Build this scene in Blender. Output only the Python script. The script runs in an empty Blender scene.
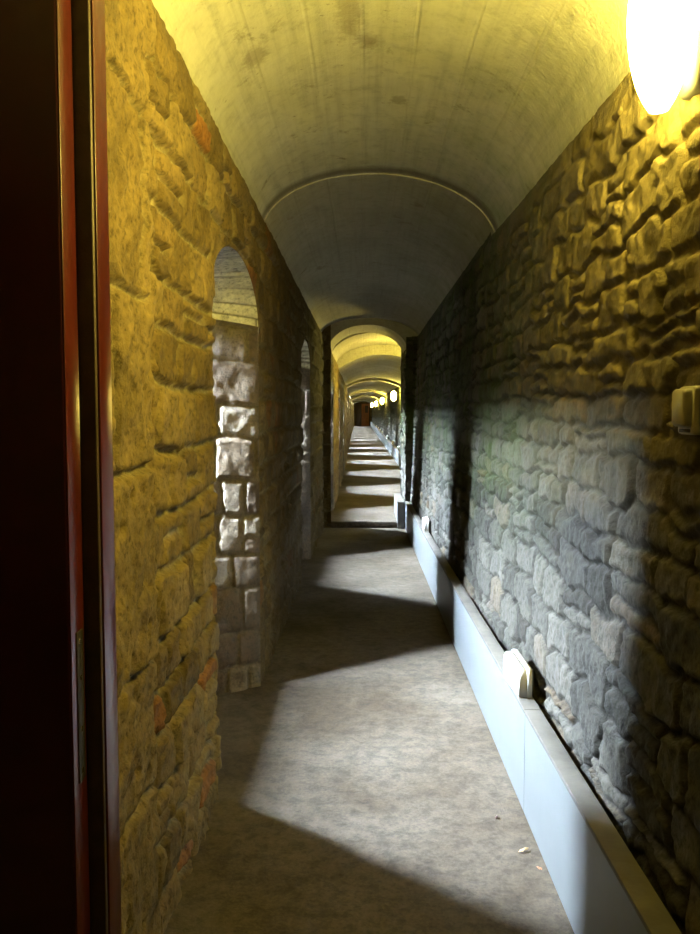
import bpy, math, random
import numpy as np
from mathutils import Matrix, Vector

SC = bpy.context.scene
COL = SC.collection
E = 1.5                      # eye height: every mesh height below is written relative to it
R = math.radians

# ------------------------------------------------------------------ camera
cd = bpy.data.cameras.new('camera')
cam = bpy.data.objects.new('camera', cd)
COL.objects.link(cam)
cam.location = (0, 0, E)
cam.rotation_euler = (R(90 - 3.65), 0, R(0.88))
cd.sensor_fit = 'AUTO'
cd.sensor_width = 36
cd.lens = 32.0
cd.clip_start = 0.02
cd.clip_end = 300
SC.camera = cam

# ------------------------------------------------------------------ world, exposure
w = bpy.data.worlds.new('world')
SC.world = w
w.use_nodes = True
w.node_tree.nodes['Background'].inputs[0].default_value = (0.55, 0.62, 0.7, 1)
w.node_tree.nodes['Background'].inputs[1].default_value = 0.03
SC.view_settings.view_transform = 'Standard'
SC.view_settings.look = 'None'
SC.view_settings.gamma = 1
SC.view_settings.use_curve_mapping = False
SC.view_settings.exposure = 0.0
SC.cycles.use_denoising = True
SC.cycles.max_bounces = 7
SC.cycles.diffuse_bounces = 3
SC.cycles.glossy_bounces = 3
SC.cycles.sample_clamp_indirect = 6
SC.cycles.use_light_tree = True

DAY = 14500.0                  # daylight through each loophole (W)
LAMP = 410.0                  # lamp diffuser emission
DAYCOL = (0.70, 0.85, 1.0)
LAMPCOL = (1.0, 0.77, 0.13)

WIN = [3.89, 8.4, 12.75, 16.6, 20.7, 24.9, 29.3, 33.3, 37.3, 40.9, 44.4, 48.2, 52.5, 57.0, 61.5, 66.0]
DIM = {8: 0.3}
YE = 69.5
XL0 = -0.575                 # left wall, near part

for i, yc in enumerate(WIN):
    ld = bpy.data.lights.new('daylight', 'AREA')
    ld.shape = 'RECTANGLE'
    ld.size = 1.8
    ld.size_y = 0.31
    ld.energy = DAY * DIM.get(i, 1.0) * (1.0 if i < 2 else 1.15)
    ld.color = DAYCOL
    lo = bpy.data.objects.new('daylight', ld)
    COL.objects.link(lo)
    dx = 0 if yc < 12 else 0.1
    lo.location = (-2.10 + dx, yc, E + 0.90)
    a = R(38)
    n = Vector((math.cos(a), 0, -math.sin(a)))
    lo.rotation_euler = n.to_track_quat('-Z', 'Y').to_euler()

# ------------------------------------------------------------------ helpers
rng = np.random.RandomState(7)


def hash2(ix, iy, seed):
    n = (ix.astype(np.int64) * 374761393 + iy.astype(np.int64) * 668265263 + seed * 974634777) & 0xFFFFFFFF
    n = ((n ^ (n >> 13)) * 1274126177) & 0xFFFFFFFF
    n = ((n ^ (n >> 16)) * 2246822519) & 0xFFFFFFFF
    return ((n ^ (n >> 15)) & 0xFFFFFF) / float(0xFFFFFF)


def vn(x, y, seed):
    x0 = np.floor(x); y0 = np.floor(y)
    fx = x - x0; fy = y - y0
    fx = fx * fx * (3 - 2 * fx); fy = fy * fy * (3 - 2 * fy)
    a = hash2(x0, y0, seed); b = hash2(x0 + 1, y0, seed)
    c = hash2(x0, y0 + 1, seed); d = hash2(x0 + 1, y0 + 1, seed)
    return (a * (1 - fx) + b * fx) * (1 - fy) + (c * (1 - fx) + d * fx) * fy


def fbm(x, y, seed, oc=4):
    s = 0; amp = 0.5
    for o in range(oc):
        s = s + amp * (vn(x, y, seed + o * 17) - 0.5)
        x = x * 2.03; y = y * 2.03; amp *= 0.5
    return s * 2           # about -1..1


def stones(u, v, seed, hr=(0.09, 0.16), wr=(0.12, 0.3), joint=0.008, bev=0.025, warp=0.012, wave=0.03, split=0.25, v0=-3.0, v1=3.0):
    """masonry: height 0..1, stone mask, two random values per stone"""
    rs = random.Random(seed)
    uu = u + warp * fbm(u * 9, v * 9, seed + 1, 3) * 1.6
    vv = v + warp * fbm(u * 8, v * 8, seed + 2, 3) * 1.6 + wave * fbm(u * 1.1, v * 0.5, seed + 3, 2)
    cb = [v0]
    while cb[-1] < v1:
        cb.append(cb[-1] + rs.uniform(*hr))
    cb = np.array(cb)
    ci = np.clip(np.searchsorted(cb, vv) - 1, 0, len(cb) - 2)
    umin = -3.0; umax = max(5.0, float(u.max()) + 0.5)
    e = np.zeros_like(u); r1 = np.zeros_like(u); r2 = np.zeros_like(u); tilt = np.zeros_like(u)
    for c in np.unique(ci):
        rc = random.Random(seed * 1000 + int(c))
        ub = [umin - rc.uniform(0, 0.3)]
        while ub[-1] < umax:
            ub.append(ub[-1] + rc.uniform(*wr))
        ub = np.array(ub)
        m = ci == c
        U = uu[m]; V = vv[m]
        k = np.clip(np.searchsorted(ub, U) - 1, 0, len(ub) - 2)
        u0 = ub[k]; u1 = ub[k + 1]
        lo = np.full_like(U, cb[c]); hi = np.full_like(U, cb[c + 1])
        cc = np.full_like(U, c)
        sp = hash2(k, cc, seed + 5) < split
        mid = lo + (hi - lo) * (0.38 + 0.25 * hash2(k, cc, seed + 6))
        up = sp & (V > mid)
        dn = sp & (V <= mid)
        lo = np.where(up, mid, lo); hi = np.where(dn, mid, hi)
        kk = k * 3 + np.where(up, 1, 0)
        eu = np.minimum(U - u0, u1 - U); ev = np.minimum(V - lo, hi - V)
        r = 0.03
        cor = (eu < r) & (ev < r)
        ee = np.where(cor, r - np.hypot(r - eu, r - ev), np.minimum(eu, ev))
        e[m] = ee
        r1[m] = hash2(kk, cc, seed + 8); r2[m] = hash2(kk, cc, seed + 9)
        tx = hash2(kk, cc, seed + 10) - 0.5; tz = hash2(kk, cc, seed + 11) - 0.5
        tilt[m] = tx * (U - u0) / (u1 - u0) + tz * (V - lo) / np.maximum(hi - lo, 1e-4)
    t = np.clip((e - joint * 0.5) / bev, 0, 1)
    h = t * t * (3 - 2 * t)
    mask = np.clip((e - joint) / 0.006 + 0.5, 0, 1)
    return h, mask, r1, r2, tilt


def link(name, me, mat, parent=None, loc=(0, 0, 0), rot=(0, 0, 0)):
    o = bpy.data.objects.new(name, me)
    COL.objects.link(o)
    if mat is not None:
        me.materials.append(mat)
    o.parent = parent
    o.location = loc
    o.rotation_euler = rot
    return o


class Patch:
    """collects grids and boxes into one mesh"""
    def __init__(s):
        s.v = []; s.f = []; s.c = []; s.n = 0

    def grid(s, X, Y, Z, C=None, flip=False):
        a, b = X.shape
        s.v.append(np.stack([X, Y, Z + E], -1).reshape(-1, 3))
        if C is None:
            C = np.zeros((a, b, 3)); C[..., 0] = 0.5; C[..., 1] = 1; C[..., 2] = 0.5
        s.c.append(C.reshape(-1, 3))
        i, j = np.meshgrid(np.arange(a - 1), np.arange(b - 1), indexing='ij')
        p = (i * b + j + s.n).ravel()
        q = np.stack([p, p + b, p + b + 1, p + 1], -1)
        if flip:
            q = q[:, ::-1]
        s.f.append(q)
        s.n += a * b

    def box(s, x0, x1, y0, y1, z0, z1, dz=(0, 0)):
        z0b, z1b = z0 + dz[0], z1 + dz[1]
        P = np.array([[x0, y0, z0 + E], [x1, y0, z0 + E], [x1, y1, z0b + E], [x0, y1, z0b + E],
                      [x0, y0, z1 + E], [x1, y0, z1 + E], [x1, y1, z1b + E], [x0, y1, z1b + E]])
        F = np.array([[0, 3, 2, 1], [4, 5, 6, 7], [0, 1, 5, 4], [1, 2, 6, 5], [2, 3, 7, 6], [3, 0, 4, 7]])
        s.v.append(P); s.f.append(F + s.n); s.c.append(np.tile([0.5, 1, 0.5], (8, 1))); s.n += 8

    def build(s, name, mat, parent=None, smooth=True, bevel=0, loc=(0, 0, 0)):
        V = np.concatenate(s.v) - np.array(loc); F = np.concatenate(s.f); Cc = np.concatenate(s.c)
        me = bpy.data.meshes.new(name)
        me.vertices.add(len(V)); me.vertices.foreach_set('co', V.astype(np.float32).ravel())
        me.loops.add(len(F) * 4); me.loops.foreach_set('vertex_index', F.astype(np.int32).ravel())
        me.polygons.add(len(F)); me.polygons.foreach_set('loop_start', np.arange(0, len(F) * 4, 4, dtype=np.int32))
        me.update(calc_edges=True)
        at = me.color_attributes.new('st', 'FLOAT_COLOR', 'POINT')
        at.data.foreach_set('color', np.concatenate([Cc, np.ones((len(Cc), 1))], 1).astype(np.float32).ravel())
        if smooth:
            me.polygons.foreach_set('use_smooth', np.ones(len(F), bool))
        me.validate()
        o = link(name, me, mat, parent)
        if parent is None:
            o.location = loc
        else:
            o.location = Vector(loc) - Vector(parent.location)
        if bevel:
            b = o.modifiers.new('bevel', 'BEVEL'); b.width = bevel; b.segments = 2; b.limit_method = 'ANGLE'
        return o


def tag(o, label=None, cat=None, group=None, kind=None):
    if label: o['label'] = label
    if cat: o['category'] = cat
    if group: o['group'] = group
    if kind: o['kind'] = kind
    return o


def empty(name, loc):
    o = bpy.data.objects.new(name, None)
    COL.objects.link(o)
    o.location = loc
    o.empty_display_size = 0.05
    return o


def copy_tree(o, parent=None):
    c = o.copy()
    COL.objects.link(c)
    c.parent = parent
    for ch in [k for k in bpy.data.objects if k.parent == o]:
        copy_tree(ch, c)
    return c


# ------------------------------------------------------------------ materials
class NT:
    def __init__(s, name):
        s.m = bpy.data.materials.new(name); s.m.use_nodes = True
        s.t = s.m.node_tree; s.b = s.t.nodes['Principled BSDF']

    def n(s, ty, **kw):
        x = s.t.nodes.new(ty)
        for k, v in kw.items():
            if k.startswith('i_'):
                k = k[2:]
                k = int(k) if k.isdigit() else k.replace('_', ' ')
                s.set(x.inputs[k], v)
            else:
                setattr(x, k, v)
        return x

    def set(s, inp, v):
        if isinstance(v, bpy.types.NodeSocket):
            s.t.links.new(v, inp)
        else:
            inp.default_value = v

    def mix(s, f, a, b, mode='MIX'):
        x = s.t.nodes.new('ShaderNodeMix'); x.data_type = 'RGBA'; x.blend_type = mode
        s.set(x.inputs[0], f); s.set(x.inputs[6], a); s.set(x.inputs[7], b)
        return x.outputs[2]

    def ramp(s, f, stops, interp='LINEAR'):
        x = s.t.nodes.new('ShaderNodeValToRGB'); x.color_ramp.interpolation = interp
        el = x.color_ramp.elements
        while len(el) < len(stops): el.new(0.5)
        for e_, (p, c) in zip(el, stops):
            e_.position = p
            e_.color = c if len(c) == 4 else (*c, 1)
        s.set(x.inputs[0], f)
        return x.outputs[0]

    def noise(s, scale, detail=4, rough=0.55, vec=None, out=0, dist=0):
        x = s.n('ShaderNodeTexNoise'); x.inputs['Scale'].default_value = scale
        x.inputs['Detail'].default_value = detail; x.inputs['Roughness'].default_value = rough
        x.inputs['Distortion'].default_value = dist
        s.set(x.inputs['Vector'], vec if vec is not None else s.pos())
        return x.outputs[out]

    def pos(s):
        if not hasattr(s, 'g'):
            s.g = s.n('ShaderNodeTexCoord')
        return s.g.outputs['Object']

    def scaled(s, sx, sy, sz):
        x = s.n('ShaderNodeMapping'); s.set(x.inputs['Vector'], s.pos()); x.inputs['Scale'].default_value = (sx, sy, sz)
        return x.outputs[0]

    def math(s, op, a, b=0.0, clamp=False):
        x = s.n('ShaderNodeMath', operation=op); x.use_clamp = clamp
        s.set(x.inputs[0], a); s.set(x.inputs[1], b)
        return x.outputs[0]

    def mr(s, v, a, b, c=0.0, d=1.0):
        x = s.n('ShaderNodeMapRange'); s.set(x.inputs[0], v)
        for i, q in zip((1, 2, 3, 4), (a, b, c, d)): x.inputs[i].default_value = q
        return x.outputs[0]

    def bump(s, h, strength=0.5, dist=0.01):
        x = s.n('ShaderNodeBump'); x.inputs['Strength'].default_value = strength; x.inputs['Distance'].default_value = dist
        s.set(x.inputs['Height'], h)
        s.t.links.new(x.outputs[0], s.b.inputs['Normal'])


def G(v): return (v, v, v, 1)


def stone_mat(name, ramp, mortar, rough=(0.65, 0.95), moss=None, dirt=0.5, spec=0.35, mid_shade=False, lamp_tint=False):
    k = NT(name)
    at = k.n('ShaderNodeAttribute', attribute_name='st')
    sep = k.n('ShaderNodeSeparateColor'); k.set(sep.inputs[0], at.outputs['Color'])
    base = k.ramp(sep.outputs[0], ramp)
    n1 = k.noise(9, 6, 0.65)
    n2 = k.noise(45, 5, 0.7)
    n3 = k.noise(2.2, 4, 0.6)
    base = k.mix(0.8, base, k.ramp(n1, [(0.3, G(0.55)), (0.5, G(0.95)), (0.7, G(1.25))]), 'MULTIPLY')
    base = k.mix(0.85, base, k.ramp(n2, [(0.34, G(0.35)), (0.47, G(0.95)), (0.7, G(1.35))]), 'MULTIPLY')
    mort = k.mix(0.8, mortar, k.ramp(n2, [(0.35, G(0.4)), (0.65, G(1.3))]), 'MULTIPLY')
    col = k.mix(sep.outputs[1], mort, base)
    col = k.mix(dirt, col, k.ramp(n3, [(0.3, G(0.45)), (0.65, G(1.15))]), 'MULTIPLY')
    if lamp_tint:       # yellow lamp glow painted into the upper courses near the entrance
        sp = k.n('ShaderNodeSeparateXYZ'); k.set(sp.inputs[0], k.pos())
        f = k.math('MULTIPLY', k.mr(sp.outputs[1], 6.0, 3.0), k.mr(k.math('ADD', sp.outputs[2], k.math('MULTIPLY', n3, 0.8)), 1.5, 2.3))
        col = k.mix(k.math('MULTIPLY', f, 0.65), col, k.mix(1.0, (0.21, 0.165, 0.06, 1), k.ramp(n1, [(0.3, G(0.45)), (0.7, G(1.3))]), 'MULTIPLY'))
    if mid_shade:        # shade on the left wall's middle stretch, painted in as brown-black
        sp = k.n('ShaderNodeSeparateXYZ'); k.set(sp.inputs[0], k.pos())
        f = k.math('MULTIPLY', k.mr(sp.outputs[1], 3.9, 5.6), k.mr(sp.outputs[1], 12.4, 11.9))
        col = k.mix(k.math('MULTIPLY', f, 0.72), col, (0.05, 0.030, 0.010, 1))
    if moss:
        sp = k.n('ShaderNodeSeparateXYZ'); k.set(sp.inputs[0], k.pos())
        my = k.mr(sp.outputs[1], 2.8, 4.6)
        mz = k.mr(sp.outputs[2], 0.7, 1.4)
        mn = k.ramp(k.noise(3.2, 6, 0.7), [(0.4, G(0)), (0.62, G(1))])
        f = k.math('MULTIPLY', k.math('MULTIPLY', my, mz), mn)
        f = k.math('MULTIPLY', f, 0.75)
        col = k.mix(f, col, moss)
    k.set(k.b.inputs['Base Color'], col)
    k.set(k.b.inputs['Roughness'], k.mr(n1, 0.3, 0.7, rough[0], rough[1]))
    k.b.inputs['Specular IOR Level'].default_value = spec
    nb = k.math('ADD', k.math('MULTIPLY', n2, 0.6), k.noise(18, 8, 0.7))
    k.bump(nb, 0.8, 0.014)
    return k.m


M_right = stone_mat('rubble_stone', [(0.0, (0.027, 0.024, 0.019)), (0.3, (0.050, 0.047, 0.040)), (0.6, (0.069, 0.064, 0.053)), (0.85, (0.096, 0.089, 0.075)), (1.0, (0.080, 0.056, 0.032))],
                    (0.024, 0.021, 0.015, 1), lamp_tint=True, spec=0.2, moss=(0.045, 0.068, 0.012, 1))
M_left = stone_mat('sandstone_blocks', [(0.0, (0.101, 0.072, 0.029)), (0.4, (0.166, 0.119, 0.047)), (0.8, (0.223, 0.166, 0.072)), (0.955, (0.187, 0.130, 0.050)), (0.97, (0.223, 0.104, 0.032)), (1.0, (0.223, 0.104, 0.032))],
                   (0.272, 0.232, 0.128, 1), rough=(0.7, 0.95), mid_shade=True, spec=0.2)
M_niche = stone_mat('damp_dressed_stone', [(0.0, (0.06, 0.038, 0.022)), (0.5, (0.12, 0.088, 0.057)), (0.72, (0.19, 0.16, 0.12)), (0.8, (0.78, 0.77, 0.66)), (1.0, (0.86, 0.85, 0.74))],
                    (0.12, 0.1, 0.07, 1), rough=(0.36, 0.7), spec=0.4)

k = NT('vault_render')
n1 = k.noise(1.6, 6, 0.6); n2 = k.noise(14, 6, 0.7); n3 = k.noise(60, 4, 0.6)
lines = k.noise(9, 3, 0.6, vec=k.scaled(3.0, 0.12, 3.0))
base = k.mix(k.ramp(n1, [(0.35, G(0)), (0.65, G(1))]), (0.46, 0.46, 0.39, 1), (0.58, 0.58, 0.50, 1))
base = k.mix(0.6, base, k.ramp(n2, [(0.3, G(0.6)), (0.5, G(1)), (0.7, G(1.12))]), 'MULTIPLY')
base = k.mix(0.55, base, k.ramp(lines, [(0.3, G(0.7)), (0.5, G(1)), (0.75, G(1.1))]), 'MULTIPLY')
st = k.ramp(k.noise(5, 7, 0.7, dist=0.4), [(0.60, G(0)), (0.70, G(1))])
base = k.mix(k.math('MULTIPLY', st, 0.7), base, (0.16, 0.125, 0.07, 1))
pk = k.ramp(k.noise(26, 3, 0.5), [(0.70, G(0)), (0.76, G(1))])
base = k.mix(k.math('MULTIPLY', pk, 0.5), base, (0.10, 0.08, 0.05, 1))
sp = k.n('ShaderNodeSeparateXYZ'); k.set(sp.inputs[0], k.pos())
gr = k.math('MULTIPLY', k.math('MULTIPLY', k.mr(sp.outputs[0], -0.1, 0.75), k.mr(sp.outputs[1], 2.6, 5.0)), k.ramp(k.noise(2.5, 5, 0.7), [(0.35, G(0)), (0.6, G(1))]))
base = k.mix(k.math('MULTIPLY', gr, 0.55), base, (0.19, 0.26, 0.10, 1))
for (px, py, ax, ay, r_) in ((-0.05, 3.15, 0.05, 0.24, 0), (0.17, 4.02, 0.035, 0.05, 1), (0.02, 3.42, 0.05, 0.06, 2), (-0.42, 3.3, 0.05, 0.09, 3)):
    vx = k.math('DIVIDE', k.math('SUBTRACT', sp.outputs[0], px), ax); vy = k.math('DIVIDE', k.math('SUBTRACT', sp.outputs[1], py), ay)
    dd_ = k.math('SQRT', k.math('ADD', k.math('MULTIPLY', vx, vx), k.math('MULTIPLY', vy, vy)))
    dd_ = k.math('ADD', dd_, k.math('MULTIPLY', k.math('SUBTRACT', k.noise(18, 5, 0.7), 0.5), 2.4))
    base = k.mix(k.math('MULTIPLY', k.mr(dd_, 1.25, 0.65), 0.5), base, (0.17, 0.13, 0.07, 1))
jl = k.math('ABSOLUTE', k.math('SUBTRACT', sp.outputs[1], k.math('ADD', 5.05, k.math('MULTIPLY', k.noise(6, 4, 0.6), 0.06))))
base = k.mix(k.math('MULTIPLY', k.mr(jl, 0.10, 0.02), 0.75), base, (0.09, 0.07, 0.04, 1))      # shadow line of the construction joint, painted into the colour
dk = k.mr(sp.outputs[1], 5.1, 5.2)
base = k.mix(k.math('MULTIPLY', dk, 0.4), base, (0.24, 0.19, 0.11, 1))  # shade of the second vault section painted into its colour
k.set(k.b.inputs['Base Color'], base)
k.b.inputs['Roughness'].default_value = 0.75
# thin shutter-board lines running along the vault
wv = k.n('ShaderNodeTexWave', wave_type='BANDS', bands_direction='X'); k.set(wv.inputs['Vector'], k.pos())
wv.inputs['Scale'].default_value = 1.5; wv.inputs['Distortion'].default_value = 0.3; wv.inputs['Detail'].default_value = 1
wl = k.ramp(wv.outputs['Fac'], [(0.0, G(0)), (0.02, G(1))])
k.bump(k.math('ADD', k.math('ADD', n2, k.math('MULTIPLY', n3, 0.3)), k.math('ADD', k.math('MULTIPLY', lines, 0.5), k.math('MULTIPLY', wl, 0.4))), 0.45, 0.012)
M_vault = k.m

k = NT('worn_floor')
n1 = k.noise(1.3, 6, 0.6, dist=0.3); n2 = k.noise(16, 8, 0.75, dist=0.15); n3 = k.noise(80, 4, 0.7)
base = k.mix(k.ramp(n1, [(0.35, G(0)), (0.65, G(1))]), (0.058, 0.044, 0.030, 1), (0.105, 0.088, 0.069, 1))
base = k.mix(0.8, base, k.ramp(n2, [(0.32, G(0.45)), (0.44, G(0.8)), (0.52, G(1.1)), (0.66, G(1.4))]), 'MULTIPLY')
base = k.mix(0.5, base, k.ramp(n3, [(0.3, G(0.6)), (0.6, G(1.15))]), 'MULTIPLY')
k.set(k.b.inputs['Base Color'], base)
k.set(k.b.inputs['Roughness'], k.mr(n2, 0.3, 0.7, 0.75, 0.95))
k.b.inputs['Specular IOR Level'].default_value = 0.12
k.bump(k.math('ADD', n2, k.math('MULTIPLY', n3, 0.35)), 0.6, 0.012)
M_floor = k.m


def simple(name, col, rough=0.5, var=0.15, scale=8, bump=0.1, metal=0, spec=0.5):
    k = NT(name)
    n1 = k.noise(scale, 5, 0.6)
    c = k.mix(1.0, (*col, 1), k.ramp(n1, [(0.3, G(1 - var)), (0.7, G(1 + var))]), 'MULTIPLY')
    k.set(k.b.inputs['Base Color'], c)
    k.b.inputs['Roughness'].default_value = rough
    k.b.inputs['Metallic'].default_value = metal
    k.b.inputs['Specular IOR Level'].default_value = spec
    if bump:
        k.bump(k.noise(scale * 6, 4, 0.6), bump, 0.004)
    return k.m


M_panel = simple('pale_painted_panel', (0.109, 0.115, 0.119), 0.4, 0.06, 5, 0.04)
M_board = simple('dusty_board', (0.088, 0.078, 0.065), 0.7, 0.35, 6, 0.3)
M_maroon = simple('maroon_gloss_paint', (0.05, 0.004, 0.006), 0.3, 0.12, 7, 0.03)
M_red = simple('red_gloss_paint', (0.06, 0.007, 0.005), 0.28, 0.15, 7, 0.03)
M_seal = simple('dark_rebate_paint', (0.06, 0.035, 0.02), 0.5, 0.3, 20, 0.3)
M_lock = simple('tarnished_brass', (0.05, 0.042, 0.025), 0.5, 0.4, 60, 0.2, metal=0.7)
M_screw = simple('screw_steel', (0.7, 0.6, 0.35), 0.25, 0.1, 60, 0, metal=1)
M_white = simple('white_plastic', (0.78, 0.77, 0.72), 0.35, 0.03, 4, 0.02)
M_darkp = simple('dark_backing', (0.04, 0.04, 0.045), 0.6, 0.2, 20, 0.1)
M_beige = simple('beige_plastic', (0.33, 0.31, 0.25), 0.4, 0.06, 6, 0.03)
M_wood = simple('brown_door_wood', (0.34, 0.12, 0.04), 0.5, 0.3, 5, 0.2)
M_woodd = simple('dark_door_wood', (0.05, 0.02, 0.012), 0.5, 0.3, 5, 0.2)
M_leaf = simple('dry_leaf', (0.5, 0.34, 0.17), 0.7, 0.3, 40, 0.3)
M_plinth = simple('dark_room_plaster', (0.16, 0.13, 0.10), 0.8, 0.2, 4, 0.3)

k = NT('lamp_diffuser')
k.b.inputs['Base Color'].default_value = (0.9, 0.88, 0.8, 1)
k.b.inputs['Emission Color'].default_value = (*LAMPCOL, 1)
sp = k.n('ShaderNodeSeparateXYZ'); k.set(sp.inputs[0], k.pos())
k.set(k.b.inputs['Emission Strength'], k.mr(sp.outputs[2], -0.22, 0.14, 0.04 * LAMP, 1.25 * LAMP))   # emission graded to the top, added to keep lamplight off the floor
M_lampg = k.m


# ------------------------------------------------------------------ profiles of the place (relative to the eye)
def lerp(a, b, t): return a + (b - a) * t


def interp(y, pts):
    return np.interp(y, [p[0] for p in pts], [p[1] for p in pts])


def floor_near(y): return -1.5 - 0.0156 * (y - 2.4)
def floor_far(y): return -(1.56 - 0.00966 * (y - 12))
def left_x(y): return interp(y, [(12.0, -0.47), (18, -0.47), (24, -0.5), (37, -0.6), (60, -0.7), (71, -0.72)])
def right_x(y): return interp(y, [(13.2, 1.14), (24, 1.14), (40, 1.0), (62, 0.84), (71, 0.74)])
def right_near(y, z): return 0.70 + 0.08 * (z + 1.1) / 2.1


# ---------------- floor
P = Patch()
xs = np.concatenate([np.linspace(-2.6, -0.7, 8), np.linspace(-0.6, 0.8, 90), np.linspace(0.9, 1.6, 6)])


def ystep(a, b, kk, mn=0.02):
    o = [a]
    while o[-1] < b:
        o.append(o[-1] + max(mn, kk * abs(o[-1])))
    o[-1] = b
    return np.array(o)


yn = np.concatenate([np.linspace(-1.5, 1.5, 30)[:-1], ystep(1.5, 12.0, 0.006)])
Y, X = np.meshgrid(yn, xs, indexing='ij')
Zn = floor_near(Y) + 0.006 * fbm(X * 5, Y * 5, 3) + 0.003 * fbm(X * 25, Y * 25, 4, 2)
P.grid(X, Y, Zn, flip=True)
yf = ystep(12.0, YE + 0.5, 0.01)
Y2, X2 = np.meshgrid(yf, xs, indexing='ij')
Zf = floor_far(Y2) + 0.008 * fbm(X2 * 4, Y2 * 4, 5)
P.grid(X2, Y2, Zf, flip=True)
# worn step between the two floor levels
tt = np.linspace(0, 1, 5)[:, None]
Xr = np.tile(xs, (5, 1)); Yr = 12.0 - 0.02 * np.sin(tt * math.pi) + 0 * Xr
Zr = Zn[-1][None] * (1 - tt) + Zf[0][None] * tt
P.grid(Xr, Yr, Zr, flip=True)
tag(P.build('floor', M_floor), kind='structure')

# ---------------- vault
P = Patch()
NTv = 72


def ring(y, xl, zl, xr, zr, cr, kind):
    t = np.linspace(0, 1, NTv)
    if kind == 'e':
        s = np.cos(math.pi * t); x = (xl + xr) / 2 - (xr - xl) / 2 * s; sh = np.sin(math.pi * t)
    else:
        s = 1 - 2 * t; x = (xl + xr) / 2 - (xr - xl) / 2 * s; sh = 1 - s * s
    z = zl + (zr - zl) * t + (cr - (zl + zr) / 2) * sh
    return x, np.full_like(x, y), z


secs = []


def zR1(y): return interp(y, [(-1.5, 0.87), (2.4, 0.945), (5.15, 1.03)])
def add_sec(y0, y1, n, fn, amp=0.01):
    ys = np.linspace(y0, y1, n)
    X = []; Y = []; Z = []
    for y in ys:
        a, b, c = fn(y)
        X.append(a); Y.append(b); Z.append(c)
    X = np.array(X); Y = np.array(Y); Z = np.array(Z)
    d = amp * fbm(X * 2.2 + 3, Y * 1.2, 21) + amp * 0.25 * fbm(X * 11, Y * 11, 22, 3)
    Z = Z + d
    secs.append((X, Y, Z))


def c1(y): return interp(y, [(0, 1.54), (5.15, 1.462)])
add_sec(-1.5, 5.15, 260, lambda y: ring(y, -0.62, 1.10, 0.815, zR1(y), c1(y), 'e'))

add_sec(5.15, 12.0, 160, lambda y: ring(y, -0.616, 1.095, 0.811, interp(y, [(5.15, 1.027), (12, 1.05)]), interp(y, [(5.15, 1.456), (12, 1.375)]), 'e'))
add_sec(12.0, 13.2, 20, lambda y: ring(y, -0.50, 0.90, 0.64, 0.90, 1.28, 'e'))
add_sec(13.2, 15.7, 30, lambda y: ring(y, -0.50, 0.90, 1.17, 0.92, 1.30, 'e'))
edges = [15.7, 24.5, 24.9, 37.0, 37.4, 45.0, 45.5, 58.5, 59.0, YE + 0.4]
for i in range(len(edges) - 1):
    rib = i % 2 == 1
    dd = 0.07 if rib else 0.0
    add_sec(edges[i], edges[i + 1], 6 if rib else 40,
            lambda y: ring(y, left_x(y) - 0.03 + dd, 0.82 - dd * 0.5, right_x(y) + 0.03 - dd, 0.84 - dd * 0.5, interp(y, [(15.7, 1.12), (24, 1.06), (70, 1.04)]) - dd, 's'))
for i, (X, Y, Z) in enumerate(secs):
    P.grid(X, Y, Z)
    if i:
        A = secs[i - 1]
        XX = np.stack([A[0][-1], X[0]]); YY = np.stack([A[1][-1], Y[0]]); ZZ = np.stack([A[2][-1], Z[0]])
        P.grid(XX, YY, ZZ)
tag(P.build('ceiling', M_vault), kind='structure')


# ---------------- walls
def wall_patch(P, ys, zb, zt, dz, base, side, pat, amp, edge=(False, False, False), xedge=None, rough=0.5, special=None, zsnap=99):
    """side +1 = surface faces +x"""
    nz = max(4, int((float(np.max(zt - zb))) / dz) + 1)
    t = np.linspace(0, 1, nz)[None, :]
    Y = np.repeat(ys[:, None], nz, 1)
    Z = zb[:, None] + (zt - zb)[:, None] * t
    h, mask, r1, r2, tilt = pat(Y, Z)
    if special is not None:
        h, mask, r1, r2, tilt = special(Y, Z, h, mask, r1, r2, tilt)
    nn = fbm(Y * 14, Z * 14, 31, 5) * rough * 1.6 + fbm(Y * 3, Z * 3, 32, 3) * 0.5
    ridge = (1 - np.abs(fbm(Y * 10, Z * 10, 35, 4)) * 2)
    disp = amp * (h * (0.75 + 0.6 * (r2 - 0.5)) + 0.35 * tilt * h + 0.45 * nn * (0.4 + 0.6 * h) + 0.25 * ridge * h - 0.6)
    disp = disp * np.clip((zt[:, None] - Z) / 0.12, 0.25, 1) + 0.0045 * fbm(Y * 42, Z * 42, 38, 3)
    X = base(Y, Z) + side * disp
    xe = base(Y, Z) if xedge is None else xedge
    for q, ii in ((0, 0), (1, -1)):
        if edge[q]:
            k_ = np.clip((Z[ii] - zsnap) / 0.05, 0, 1)
            X[ii] = (xe[ii] if xedge is None else xe) * (1 - k_) + X[ii] * k_
    if edge[2]: X[:, 0] = xe[:, 0] if xedge is None else xe
    C = np.stack([r1, mask, r2], -1)
    P.grid(X, Y, Z, C, flip=(side < 0))
    return X, Y, Z


def pat_right(u, v):
    h, m, a, b, t = stones(u, v, 11, (0.09, 0.16), (0.14, 0.46), 0.006, 0.016, 0.03, 0.05, 0.22)
    return h, m, a, b, t


def pat_left_fine(u, v):
    return stones(u, v, 23, (0.13, 0.22), (0.17, 0.36), 0.008, 0.018, 0.012, 0.025, 0.15)


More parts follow.
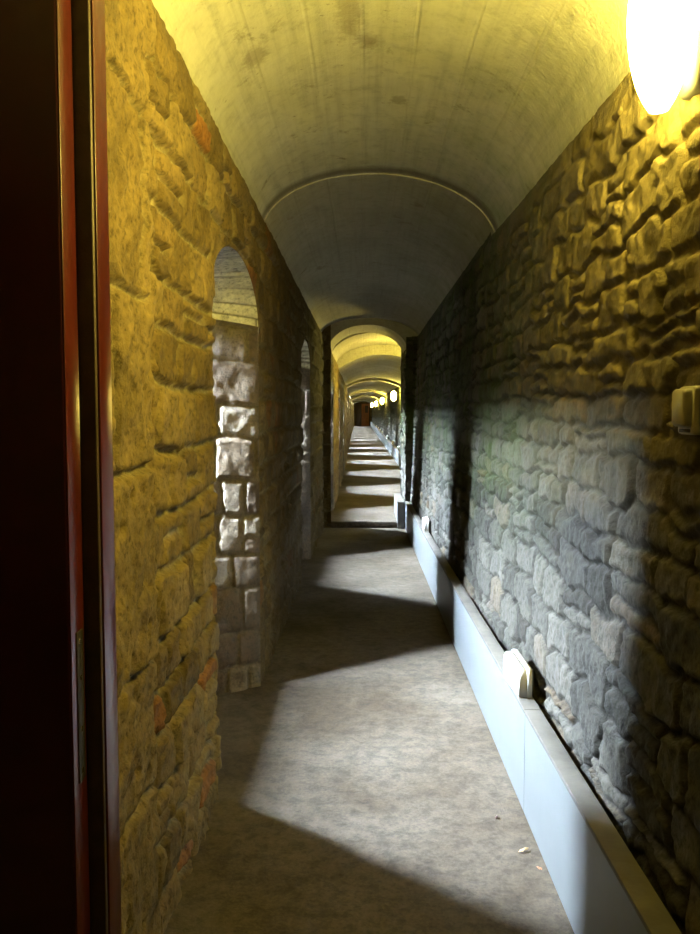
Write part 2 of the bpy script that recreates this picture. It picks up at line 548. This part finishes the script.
def left_special(Y, Z, h, m, r1, r2, t):
    """large quoin blocks close to the door"""
    hb, mb, a, b, tb = stones(Y + 0.37, Z, 57, (0.30, 0.52), (0.9, 1.3), 0.007, 0.012, 0.014, 0.02, 0.0)
    e = np.clip(np.abs(Y - 2.26 - 0.012 * fbm(Z * 9, Y * 3, 61)) / 0.02, 0, 1)
    near = Y < 2.26
    f = np.where(near, hb, h) * e
    pits = np.clip(fbm(Y * 30, Z * 30, 63, 3) * 3 - 0.9, 0, 1) * (fbm(Y * 2, Z * 3, 64, 2) > -0.05)
    f = f - 0.8 * pits * near
    mm = np.where(near, mb, m) * np.clip(e * 3, 0, 1)
    return f, mm, np.where(near, 0.45 + 0.4 * a, r1), np.where(near, b, r2), np.where(near, tb * 0.4, t)


# niche geometry shared by wall and reveal
HW = 0.70


def niche_dims(i):
    yc = WIN[i]
    if yc < 12:
        return HW, 0.47, 0.27
    return 0.56, 0.30, 0.24


def arch_z(i, y):
    hw, zs, rise = niche_dims(i)
    s = np.clip((y - WIN[i]) / hw, -1, 1)
    return zs + rise * np.sqrt(np.maximum(0, 1 - s * s))


# right wall
P = Patch()
ys = np.concatenate([np.linspace(-1.5, 1.4, 50)[:-1], ystep(1.4, 12.0, 0.0042, 0.006)])
wall_patch(P, ys, floor_near(ys) - 0.03, zR1(ys) + 0.05 + (ys > 5.15) * 0.03, 0.0085, lambda y, z: right_near(y, z), -1, pat_right, 0.020, edge=(False, True, False), xedge=0.70)
# return and pier
yy = np.linspace(0, 1, 14)
zz = np.linspace(-1.7, 1.1, 120)
Xp, Zp = np.meshgrid(0.72 - 0.1 * yy, zz, indexing='ij')
h, m, a, b, t = stones(Xp, Zp, 71, (0.1, 0.2), (0.2, 0.4), 0.006, 0.02, 0.01, 0.02, 0.2)
P.grid(Xp, 12.0 - 0.02 * h, Zp, np.stack([a, m, b], -1))
ys = np.linspace(12.0, 13.2, 60)
wall_patch(P, ys, floor_far(ys) - 0.2, ys * 0 + 0.93, 0.02, lambda y, z: 0.615 + 0 * y, -1, pat_right, 0.03)
P.grid(np.array([[0.60, 1.25], [0.60, 1.25]]), np.array([[13.2, 13.2], [13.2, 13.2]]), np.array([[-1.7, -1.7], [1.4, 1.4]]))
ys = ystep(13.2, YE, 0.006)
wall_patch(P, ys, floor_far(ys) - 0.05, ys * 0 + 0.95, 0.04, lambda y, z: right_x(y), -1, pat_right, 0.04)
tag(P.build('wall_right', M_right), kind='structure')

# left wall: full-height piers and the pieces over each niche
P = Patch()
zt_near = 1.13


def left_base(y, z):
    return np.where(y < 12.0, XL0, left_x(y))


cuts = [1.66]
for i, yc in enumerate(WIN):
    cuts += [yc - niche_dims(i)[0], yc + niche_dims(i)[0]]
cuts.append(YE)
segs = []
for j in range(len(cuts) - 1):
    a, b = cuts[j], cuts[j + 1]
    win = (j - 1) // 2 if j % 2 == 1 else None
    segs.append((a, b, win))
# split the segment that contains the step at 12.0
ns = []
for a, b, wn in segs:
    if a < 12.0 < b:
        ns += [(a, 12.0, wn), (12.0, b, wn)]
    else:
        ns.append((a, b, wn))
for a, b, wn in ns:
    near = b <= 12.001
    ys = ystep(a, b, 0.0045 if near else 0.008, 0.007)
    if len(ys) > 2 and ys[-1] - ys[-2] < 1e-4: ys = np.delete(ys, -2)
    zb = (floor_near(ys) if near else floor_far(ys)) - 0.04
    zt = ys * 0 + (zt_near if near else 0.92)
    if wn is not None:
        zb = arch_z(wn, ys)
    dz = 0.009 if b < 6 else (0.02 if near else 0.04)
    first = a < 1.7
    wall_patch(P, ys, zb, zt, dz, left_base, 1, pat_left_fine, 0.028,
               edge=(wn is None and not first, wn is None, wn is not None),
               rough=0.8, special=left_special if first else None, zsnap=0.45 if near else 0.28)
for yc in WIN:
    for sg in (-1, 1):
        bx_ = (XL0 if yc < 12 else float(left_x(yc))) - 0.05
        P.box(bx_ - 0.03, bx_, yc + sg * niche_dims(WIN.index(yc))[0] - 0.06, yc + sg * niche_dims(WIN.index(yc))[0] + 0.06, 0.56 if yc < 12 else 0.42, 1.25)
# face of the step inwards at 12 m
Xp, Zp = np.meshgrid(np.linspace(XL0 - 0.03, -0.46, 12), np.linspace(-1.7, 1.3, 120), indexing='ij')
h, m, a, b, t = stones(Xp, Zp, 77, (0.15, 0.25), (0.2, 0.4), 0.006, 0.02, 0.01, 0.02, 0.1)
P.grid(Xp, 12.0 - 0.015 * h, Zp, np.stack([a, m, b], -1))
tag(P.build('wall_left', M_left), kind='structure')

# splayed embrasures with a narrow loophole; one structure object per window
for i, yc in enumerate(WIN):
    hw, zs, rise = niche_dims(i)
    x0 = XL0 if yc < 12 else float(left_x(yc))
    x1 = x0 - 0.925        # throat
    x2 = x0 - 1.75         # outer face
    zf = float(floor_near(yc) if yc < 12 else floor_far(yc)) - 0.08
    fine = i == 0
    nj, na, nd = (150, 90, 90) if fine else ((70, 40, 40) if i < 3 else (24, 14, 14))
    P = Patch()
    for part in (0, 1):
        S = np.linspace(0, 1, nd if part == 0 else max(8, nd // 3))
        rows = []
        for s in S:
            if part == 0:
                x = x0 + (x1 - x0) * s; ww = lerp(hw, 0.095, s); z1 = lerp(zs, 0.56, s ** 0.8); rr = lerp(rise, 0.06, s)
            else:
                x = x1 + (x2 - x1) * s; ww = lerp(0.095, 1.25, s); z1 = lerp(0.56, 1.6, s); rr = 0.06
            tj = np.linspace(0, 1, nj)
            ya = np.concatenate([np.full(nj, yc - ww), yc - ww * np.cos(math.pi * np.linspace(0, 1, na))[1:-1], np.full(nj, yc + ww)])
            za = np.concatenate([zf + (z1 - zf) * tj, z1 + rr * np.sin(math.pi * np.linspace(0, 1, na))[1:-1], z1 + (zf - z1) * tj])
            rows.append((np.full_like(ya, x), ya, za))
        X = np.array([r[0] for r in rows]); Y = np.array([r[1] for r in rows]); Z = np.array([r[2] for r in rows])
        U = np.hypot(X - x0, Y - Y[0:1])
        V = np.concatenate([np.zeros((len(S), 1)), np.cumsum(np.hypot(np.diff(Y, axis=1), np.diff(Z, axis=1)), 1)], 1)
        V = np.tile(V[0:1], (len(S), 1)) if part == 0 else V
        jam = np.zeros_like(V); jam[:, :nj] = 1; jam[:, -nj:] = 1
        hj, mj, aj, bj, tj_ = stones(U, V + 0.07 * i, 83 + i, (0.17, 0.25), (0.13, 0.3), 0.006, 0.012, 0.008, 0.008, 0.1, v0=0, v1=8)
        ha, ma, aa, ba, ta = stones(U, V, 84 + i, (0.055, 0.085), (0.5, 0.9), 0.004, 0.008, 0.004, 0.004, 0.0, v0=0, v1=8)
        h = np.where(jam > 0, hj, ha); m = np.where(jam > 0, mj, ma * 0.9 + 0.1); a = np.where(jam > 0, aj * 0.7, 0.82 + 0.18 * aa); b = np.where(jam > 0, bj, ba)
        # inward direction of the section
        cy = yc - Y; cz = np.where(jam > 0, 0, -(Z - zs))
        ln = np.hypot(cy, cz) + 1e-6
        d = 0.022 * (h * (0.7 + 0.6 * b) + 0.5 * fbm(U * 16, V * 16, 90, 4) + 0.2 * tj_ * (jam > 0) - 0.5) * np.where(jam > 0, 1, 0.45)
        if part == 0:
            d[0] *= 0.1
        else:
            d *= 0.2
        Y = Y + cy / ln * d; Z = Z + cz / ln * d
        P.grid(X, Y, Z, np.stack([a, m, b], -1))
    # raised sill closing the lower part of the throat
    P.box(x2, x1 + 0.02, yc - 1.27, yc + 1.27, zf, 0.15)
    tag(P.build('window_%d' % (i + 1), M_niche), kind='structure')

# ---------------- room around the viewer and the far end
P = Patch()
P.box(-1.6, 1.2, -1.62, -1.5, -1.6, 1.9)
tag(P.build('wall_back', M_plinth, smooth=False), kind='structure')
P = Patch()
P.box(-1.55, -1.45, -1.5, 1.60, -1.6, 1.9)
P.box(-1.45, -0.60, 1.60, 1.72, -1.6, 1.9)
tag(P.build('wall_side', M_plinth, smooth=False), kind='structure')
P = Patch()
P.box(-1.45, -0.55, -1.5, 1.60, 1.05, 1.2)
tag(P.build('ceiling_side', M_plinth, smooth=False), kind='structure')

P = Patch()
Xp, Zp = np.meshgrid(np.linspace(-0.8, 0.9, 60), np.linspace(-1.1, 1.15, 80), indexing='ij')
h, m, a, b, t = stones(Xp, Zp, 91, (0.12, 0.22), (0.2, 0.4), 0.01, 0.02, 0.01, 0.02, 0.2)
P.grid(Xp, YE - 0.03 * h, Zp, np.stack([a, m, b], -1))
tag(P.build('wall_far', M_left), kind='structure')

zf = float(floor_far(YE)) + 0.006
d2 = empty('door_2', (0, YE - 0.08, zf + E)); tag(d2, 'brown boarded double door closing the far end of the passage', 'door', kind='structure')
P = Patch(); P.box(-0.52, -0.12, YE - 0.09, YE - 0.04, zf, 0.86); P.build('door_leaf', M_woodd, d2, False, 0.01, (0, YE - 0.08, zf + E))
P = Patch(); P.box(-0.10, 0.52, YE - 0.09, YE - 0.04, zf, 0.86); P.build('door_leaf', M_wood, d2, False, 0.01, (0, YE - 0.08, zf + E))
P = Patch(); P.box(0.18, 0.44, YE - 0.11, YE - 0.09, 0.1, 0.7); P.build('door_pane', M_woodd, d2, False, 0.005, (0, YE - 0.08, zf + E))
P = Patch()
P.box(-0.60, -0.52, YE - 0.12, YE - 0.04, zf, 0.94); P.box(0.52, 0.60, YE - 0.12, YE - 0.04, zf, 0.94); P.box(-0.6, 0.6, YE - 0.12, YE - 0.04, 0.86, 0.94)
P.build('door_frame', M_woodd, d2, False, 0.01, (0, YE - 0.08, zf + E))

# ---------------- maroon door and its frame beside the viewer
fz = float(floor_near(1.5))
top = 1.02
L = (-0.78, 1.54, fz + E)
d1 = empty('door_1', L); tag(d1, 'dark maroon gloss door standing ajar at the left of the entrance', 'door', kind='structure')
P = Patch(); P.box(-1.44, -0.541, 1.50, 1.575, fz + 0.01, top); P.build('door_leaf', M_maroon, d1, False, 0.004, L)
P = Patch(); P.box(-0.5415, -0.538, 1.501, 1.574, fz + 0.01, top); P.build('edge_strip', M_red, d1, False, 0.0012, L)
P = Patch(); P.box(-0.5385, -0.5355, 1.525, 1.56, -0.70, -0.41); lp = P.build('lock_plate', M_lock, d1, False, 0.001, L)
for z in (-0.43, -0.50, -0.60, -0.68):
    P = Patch(); P.box(-0.5360, -0.5345, 1.538, 1.547, z - 0.005, z + 0.005)
    o = P.build('screw', M_screw, lp, False, 0.0015, tuple(lp.location + d1.location))
    o.location = (0, 0, 0)
P = Patch()
P.box(-0.60, -0.508, 1.58, 1.665, fz, top + 0.05)
P.box(-0.60, 0.70, 1.58, 1.665, top + 0.03, top + 0.13)
fr = P.build('trim_1', M_seal, None, False, 0.003); tag(fr, kind='structure')
P = Patch(); P.box(-0.5085, -0.504, 1.59, 1.667, fz, top + 0.05)
P.build('painted_edge', M_red, fr, False, 0.0015)

# ------------------------------------------------------------------ trunking along the right wall
def trunk(name, label, cuts, xf, xb, zfl, zto):
    L = (float(xf(cuts[0])), cuts[0], float(zfl(cuts[0])) + E)
    root = empty(name, L)
    tag(root, label, 'trunking')
    for a, b in zip(cuts[:-1], cuts[1:]):
        P = Patch()
        g = 0.0025
        n = 2 if b - a < 6 else 12
        ys = np.linspace(a + g, b - g, n)
        def strip(pts):   # pts: list of (x fn, z fn) closing a section
            X = np.array([[p[0](y) for p in pts] for y in ys]); Z = np.array([[p[1](y) for p in pts] for y in ys])
            Y = np.repeat(ys[:, None], len(pts), 1)
            return X, Y, Z
        def prism(pts):
            q = pts + [pts[0]]
            X, Y, Z = strip(q)
            P.grid(X, Y, Z, flip=True)
            for e_ in (0, -1):
                P.grid(np.array([[X[e_, 0], X[e_, 1]], [X[e_, 3], X[e_, 2]]]), np.array([[Y[e_, 0]] * 2] * 2), np.array([[Z[e_, 0], Z[e_, 1]], [Z[e_, 3], Z[e_, 2]]]), flip=(e_ == 0))
        prism([(lambda y: xf(y), lambda y: zfl(y) + 0.004), (lambda y: xf(y) + 0.02, lambda y: zfl(y) + 0.004),
               (lambda y: xf(y) + 0.02, lambda y: zto(y) - 0.014), (lambda y: xf(y), lambda y: zto(y) - 0.014)])
        P.build('front_panel', M_panel, root, False, 0.002, L)
        P = Patch()
        prism([(lambda y: xf(y) - 0.004, lambda y: zto(y) - 0.0135), (lambda y: xb(y), lambda y: zto(y) - 0.0135),
               (lambda y: xb(y), lambda y: zto(y)), (lambda y: xf(y) - 0.004, lambda y: zto(y))])
        P.build('top_board', M_board, root, False, 0.002, L)
        P = Patch()
        if a == cuts[0]:
            P.box(xf(a), xb(a), a - 0.012, a + 0.001, zfl(a), zto(a)); P.build('end_panel', M_panel, root, False, 0.002, L)
    return root


ttop = lambda y: floor_near(y) + 0.40
trunk('service_trunking', 'long low pale grey boxed trunking along the near foot of the right wall',
      [-1.4, 3.07, 7.07, 11.85], lambda y: 0.612, lambda y: 0.672, floor_near, ttop)
trunk('service_trunking', 'short raised trunking box at the floor step, beside the projecting pier',
      [11.88, 13.15], lambda y: 0.50, lambda y: 0.60, lambda y: floor_near(y) if y < 12 else floor_far(y), lambda y: -1.26 + 0.0 * y)
trunk('service_trunking', 'far narrow trunking running on beyond the pier toward the end door',
      [13.3, 24, 34, 44, 55, YE - 0.3], lambda y: right_x(y) - 0.13, lambda y: right_x(y) - 0.05, lambda y: floor_far(y), lambda y: floor_far(y) + 0.38)

# ------------------------------------------------------------------ lathe helper for small things
def loft(sections, closed_ends=True):
    """sections: list of closed loops (lists of 3-tuples)"""
    n = len(sections[0]); V = [p for s in sections for p in s]; F = []
    for i in range(len(sections) - 1):
        for j in range(n):
            a = i * n + j; b = i * n + (j + 1) % n
            F.append((a, b, b + n, a + n))
    if closed_ends:
        F.append(tuple(range(n))[::-1]); F.append(tuple(range((len(sections) - 1) * n, len(sections) * n)))
    return V, F


def meshobj(name, V, F, mat, parent=None, loc=(0, 0, 0), smooth=True, bevel=0):
    me = bpy.data.meshes.new(name); me.from_pydata(V, [], F); me.update()
    if smooth: me.polygons.foreach_set('use_smooth', [True] * len(me.polygons))
    o = link(name, me, mat, parent, loc)
    if bevel:
        b = o.modifiers.new('bevel', 'BEVEL'); b.width = bevel; b.segments = 3; b.limit_method = 'ANGLE'
    return o


def rrect(cx, cy, hx, hy, r, n=6):
    pts = []
    for k_, (sx, sy) in enumerate(((1, 1), (-1, 1), (-1, -1), (1, -1))):
        for j in range(n + 1):
            a = math.pi / 2 * (k_ + j / n)
            pts.append((cx + sx * (hx - r) + r * math.cos(a), cy + sy * (hy - r) + r * math.sin(a)))
    return pts


# wall lamp: origin on the wall, diffuser towards -x, centre of the diffuser at z=0
def make_lamp():
    root = empty('wall_lamp', (0, 0, 0))
    pts = rrect(0, 0, 0.07, 0.17, 0.05)
    V, F = loft([[(0.02, p[0], p[1]) for p in pts], [(-0.035, p[0], p[1]) for p in pts], [(-0.045, p[0] * 0.9, p[1] * 0.95) for p in pts]])
    meshobj('base_plate', V, F, M_darkp, root)
    secs_ = []
    N = 24
    for i in range(1, 20):
        t = -1 + 2 * i / 20.0
        z = 0.225 * t
        w_ = (1 - abs(t) ** 2.1) ** (0.72)
        w_ = max(w_, 0.03)
        secs_.append([(-0.105 + 0.072 * w_ * math.cos(a), 0.080 * w_ * math.sin(a), z) for a in [2 * math.pi * j / N for j in range(N)]])
    V, F = loft(secs_)
    V = V + [(-0.105, 0, -0.226), (-0.105, 0, 0.226)]
    meshobj('diffuser', V[:-2], F, M_lampg, root)
    return root


lamp0 = make_lamp()
lamps = [(1.97, 0.785, 0.90, 'large glowing elongated wall lamp high on the right wall, nearest the viewer'),
         (14.6, 1.13, 0.55, 'glowing wall lamp hidden just behind the projecting pier'),
         (25.3, 1.06, 0.54, 'glowing lamp, largest and highest of the distant row on the right wall'),
         (37.0, 0.98, 0.58, 'glowing lamp, second nearest of the distant row on the right wall'),
         (49.0, 0.90, 0.60, 'glowing lamp, second farthest of the distant row on the right wall'),
         (61.0, 0.80, 0.64, 'small glowing lamp, farthest of the distant row, closest to the end door')]
for i, (y, x, z, lab) in enumerate(lamps):
    o = lamp0 if i == 0 else copy_tree(lamp0)
    o.location = (x, y, z + E)
    if i: o.scale = (1.15, 1.25, 0.72)
    tag(o, lab, 'lamp', 'glowing lamps on the right wall')

# beige box on the right wall
bx = empty('junction_box', (0.742, 1.875, 0.008 + E))
tag(bx, 'beige plastic switch box with a raised cover on the right wall below the big lamp', 'electrical box')
pts = rrect(0, 0, 0.047, 0.054, 0.010)
V, F = loft([[(0.02, p[0], p[1]) for p in pts], [(-0.012, p[0], p[1]) for p in pts], [(-0.018, p[0] * 0.96, p[1] * 0.96) for p in pts]])
meshobj('back_box', V, F, M_beige, bx)
pts = rrect(0, 0.006, 0.035, 0.042, 0.010)
V, F = loft([[(-0.017, p[0], p[1]) for p in pts], [(-0.032, p[0], p[1]) for p in pts], [(-0.038, p[0] * 0.9, 0.006 + (p[1] - 0.006) * 0.9) for p in pts]])
meshobj('cover', V, F, M_beige, bx)
pts = rrect(0, -0.045, 0.028, 0.004, 0.003, 3)
V, F = loft([[(-0.017, p[0], p[1]) for p in pts], [(-0.022, p[0], p[1]) for p in pts]])
meshobj('latch', V, F, M_darkp, bx)


# white floor-level light units standing on the trunking
def make_unit():
    root = empty('bulkhead_light', (0, 0, 0))
    # outline in (y, z): flat bottom, far end rounded high, near end lower
    def outline(s, inset):
        hl, hh = 0.145 - inset, 0.128 - inset
        pts = [(-hl, inset * 0.3), (hl, inset * 0.3)]
        for j in range(9):
            a = math.pi / 2 * j / 8
            pts.append((hl - 0.045 + 0.045 * math.cos(a), hh - 0.045 + 0.045 * math.sin(a)))
        for j in range(7):
            a = math.pi / 2 + math.pi / 2 * j / 6
            pts.append((-hl + 0.03 + 0.03 * math.cos(a), hh - 0.012 - 0.03 + 0.03 * math.sin(a)))
        return [(s, p[0], p[1]) for p in pts]
    V, F = loft([outline(0.016, 0.0), outline(-0.002, 0.0)])
    meshobj('base', V, F, M_white, root)
    V, F = loft([outline(-0.0022, 0.006), outline(-0.03, 0.008), outline(-0.036, 0.014)])
    meshobj('cover', V, F, M_white, root)
    V, F = loft([[(0.033, -0.10, 0.0), (0.033, 0.10, 0.0), (0.033, 0.10, 0.10), (0.033, -0.10, 0.10)], [(0.0165, -0.10, 0.0), (0.0165, 0.10, 0.0), (0.0165, 0.10, 0.10), (0.0165, -0.10, 0.10)]])
    meshobj('bracket', V, F, M_darkp, root, smooth=False)
    return root


u0 = make_unit()
units = [(3.34, 0.640, ttop(3.34), 'white plastic light unit lying on the trunking beside the near wall, largest of them'),
         (8.55, 0.66, ttop(8.55), 'small white light unit on the trunking in the second patch of daylight')]
ords = ['first', 'second', 'third', 'fourth', 'fifth', 'sixth', 'seventh']
for j, y in enumerate([24.2, 28.2, 33.2, 39.2, 42.6, 46.0, 50.0]):
    units.append((y, float(right_x(y)) - 0.085, floor_far(y) + 0.38, 'tiny white light unit on the far trunking, %s in the row beyond the pier' % ords[j]))
for i, (y, x, z, lab) in enumerate(units):
    o = u0 if i == 0 else copy_tree(u0)
    o.location = (x, y, z + E + 0.001)
    o.rotation_euler = (R(-0.9) if y < 12 else R(0.55), 0, R(3) if i == 0 else 0)
    tag(o, lab, 'light fitting', 'white light units standing on the trunking')

# dry leaves and chips of debris by the trunking
def leaf(x, y, s, rz, lab, mat=M_leaf):
    N = 14
    V = [(0, 0, 0.010)]; F = []
    rr = random.Random(int(y * 100))
    for j in range(N):
        a = 2 * math.pi * j / N
        r = s * (0.75 + 0.25 * math.cos(2 * a)) * rr.uniform(0.8, 1.1)
        V.append((r * math.cos(a), 0.6 * r * math.sin(a), 0.004 + 0.006 * rr.random()))
    for j in range(N):
        F.append((0, 1 + j, 1 + (j + 1) % N))
    me = bpy.data.meshes.new('dry_leaf'); me.from_pydata(V, [], F); me.update()
    o = link('dry_leaf', me, mat, None, (x, y, float(floor_near(y)) + E + 0.002), (0, 0, rz))
    md = o.modifiers.new('solid', 'SOLIDIFY'); md.thickness = 0.0015
    tag(o, lab, 'leaf')


leaf(0.555, 2.78, 0.022, 0.6, 'pale tan dry leaf on the floor against the trunking')
leaf(0.50, 3.02, 0.012, 1.2, 'small dark dry leaf fragment a little out on the floor, below the panel seam', M_woodd)
leaf(0.585, 2.66, 0.012, 2.2, 'small brown leaf fragment tight to the foot of the trunking, nearest the viewer', M_wood)
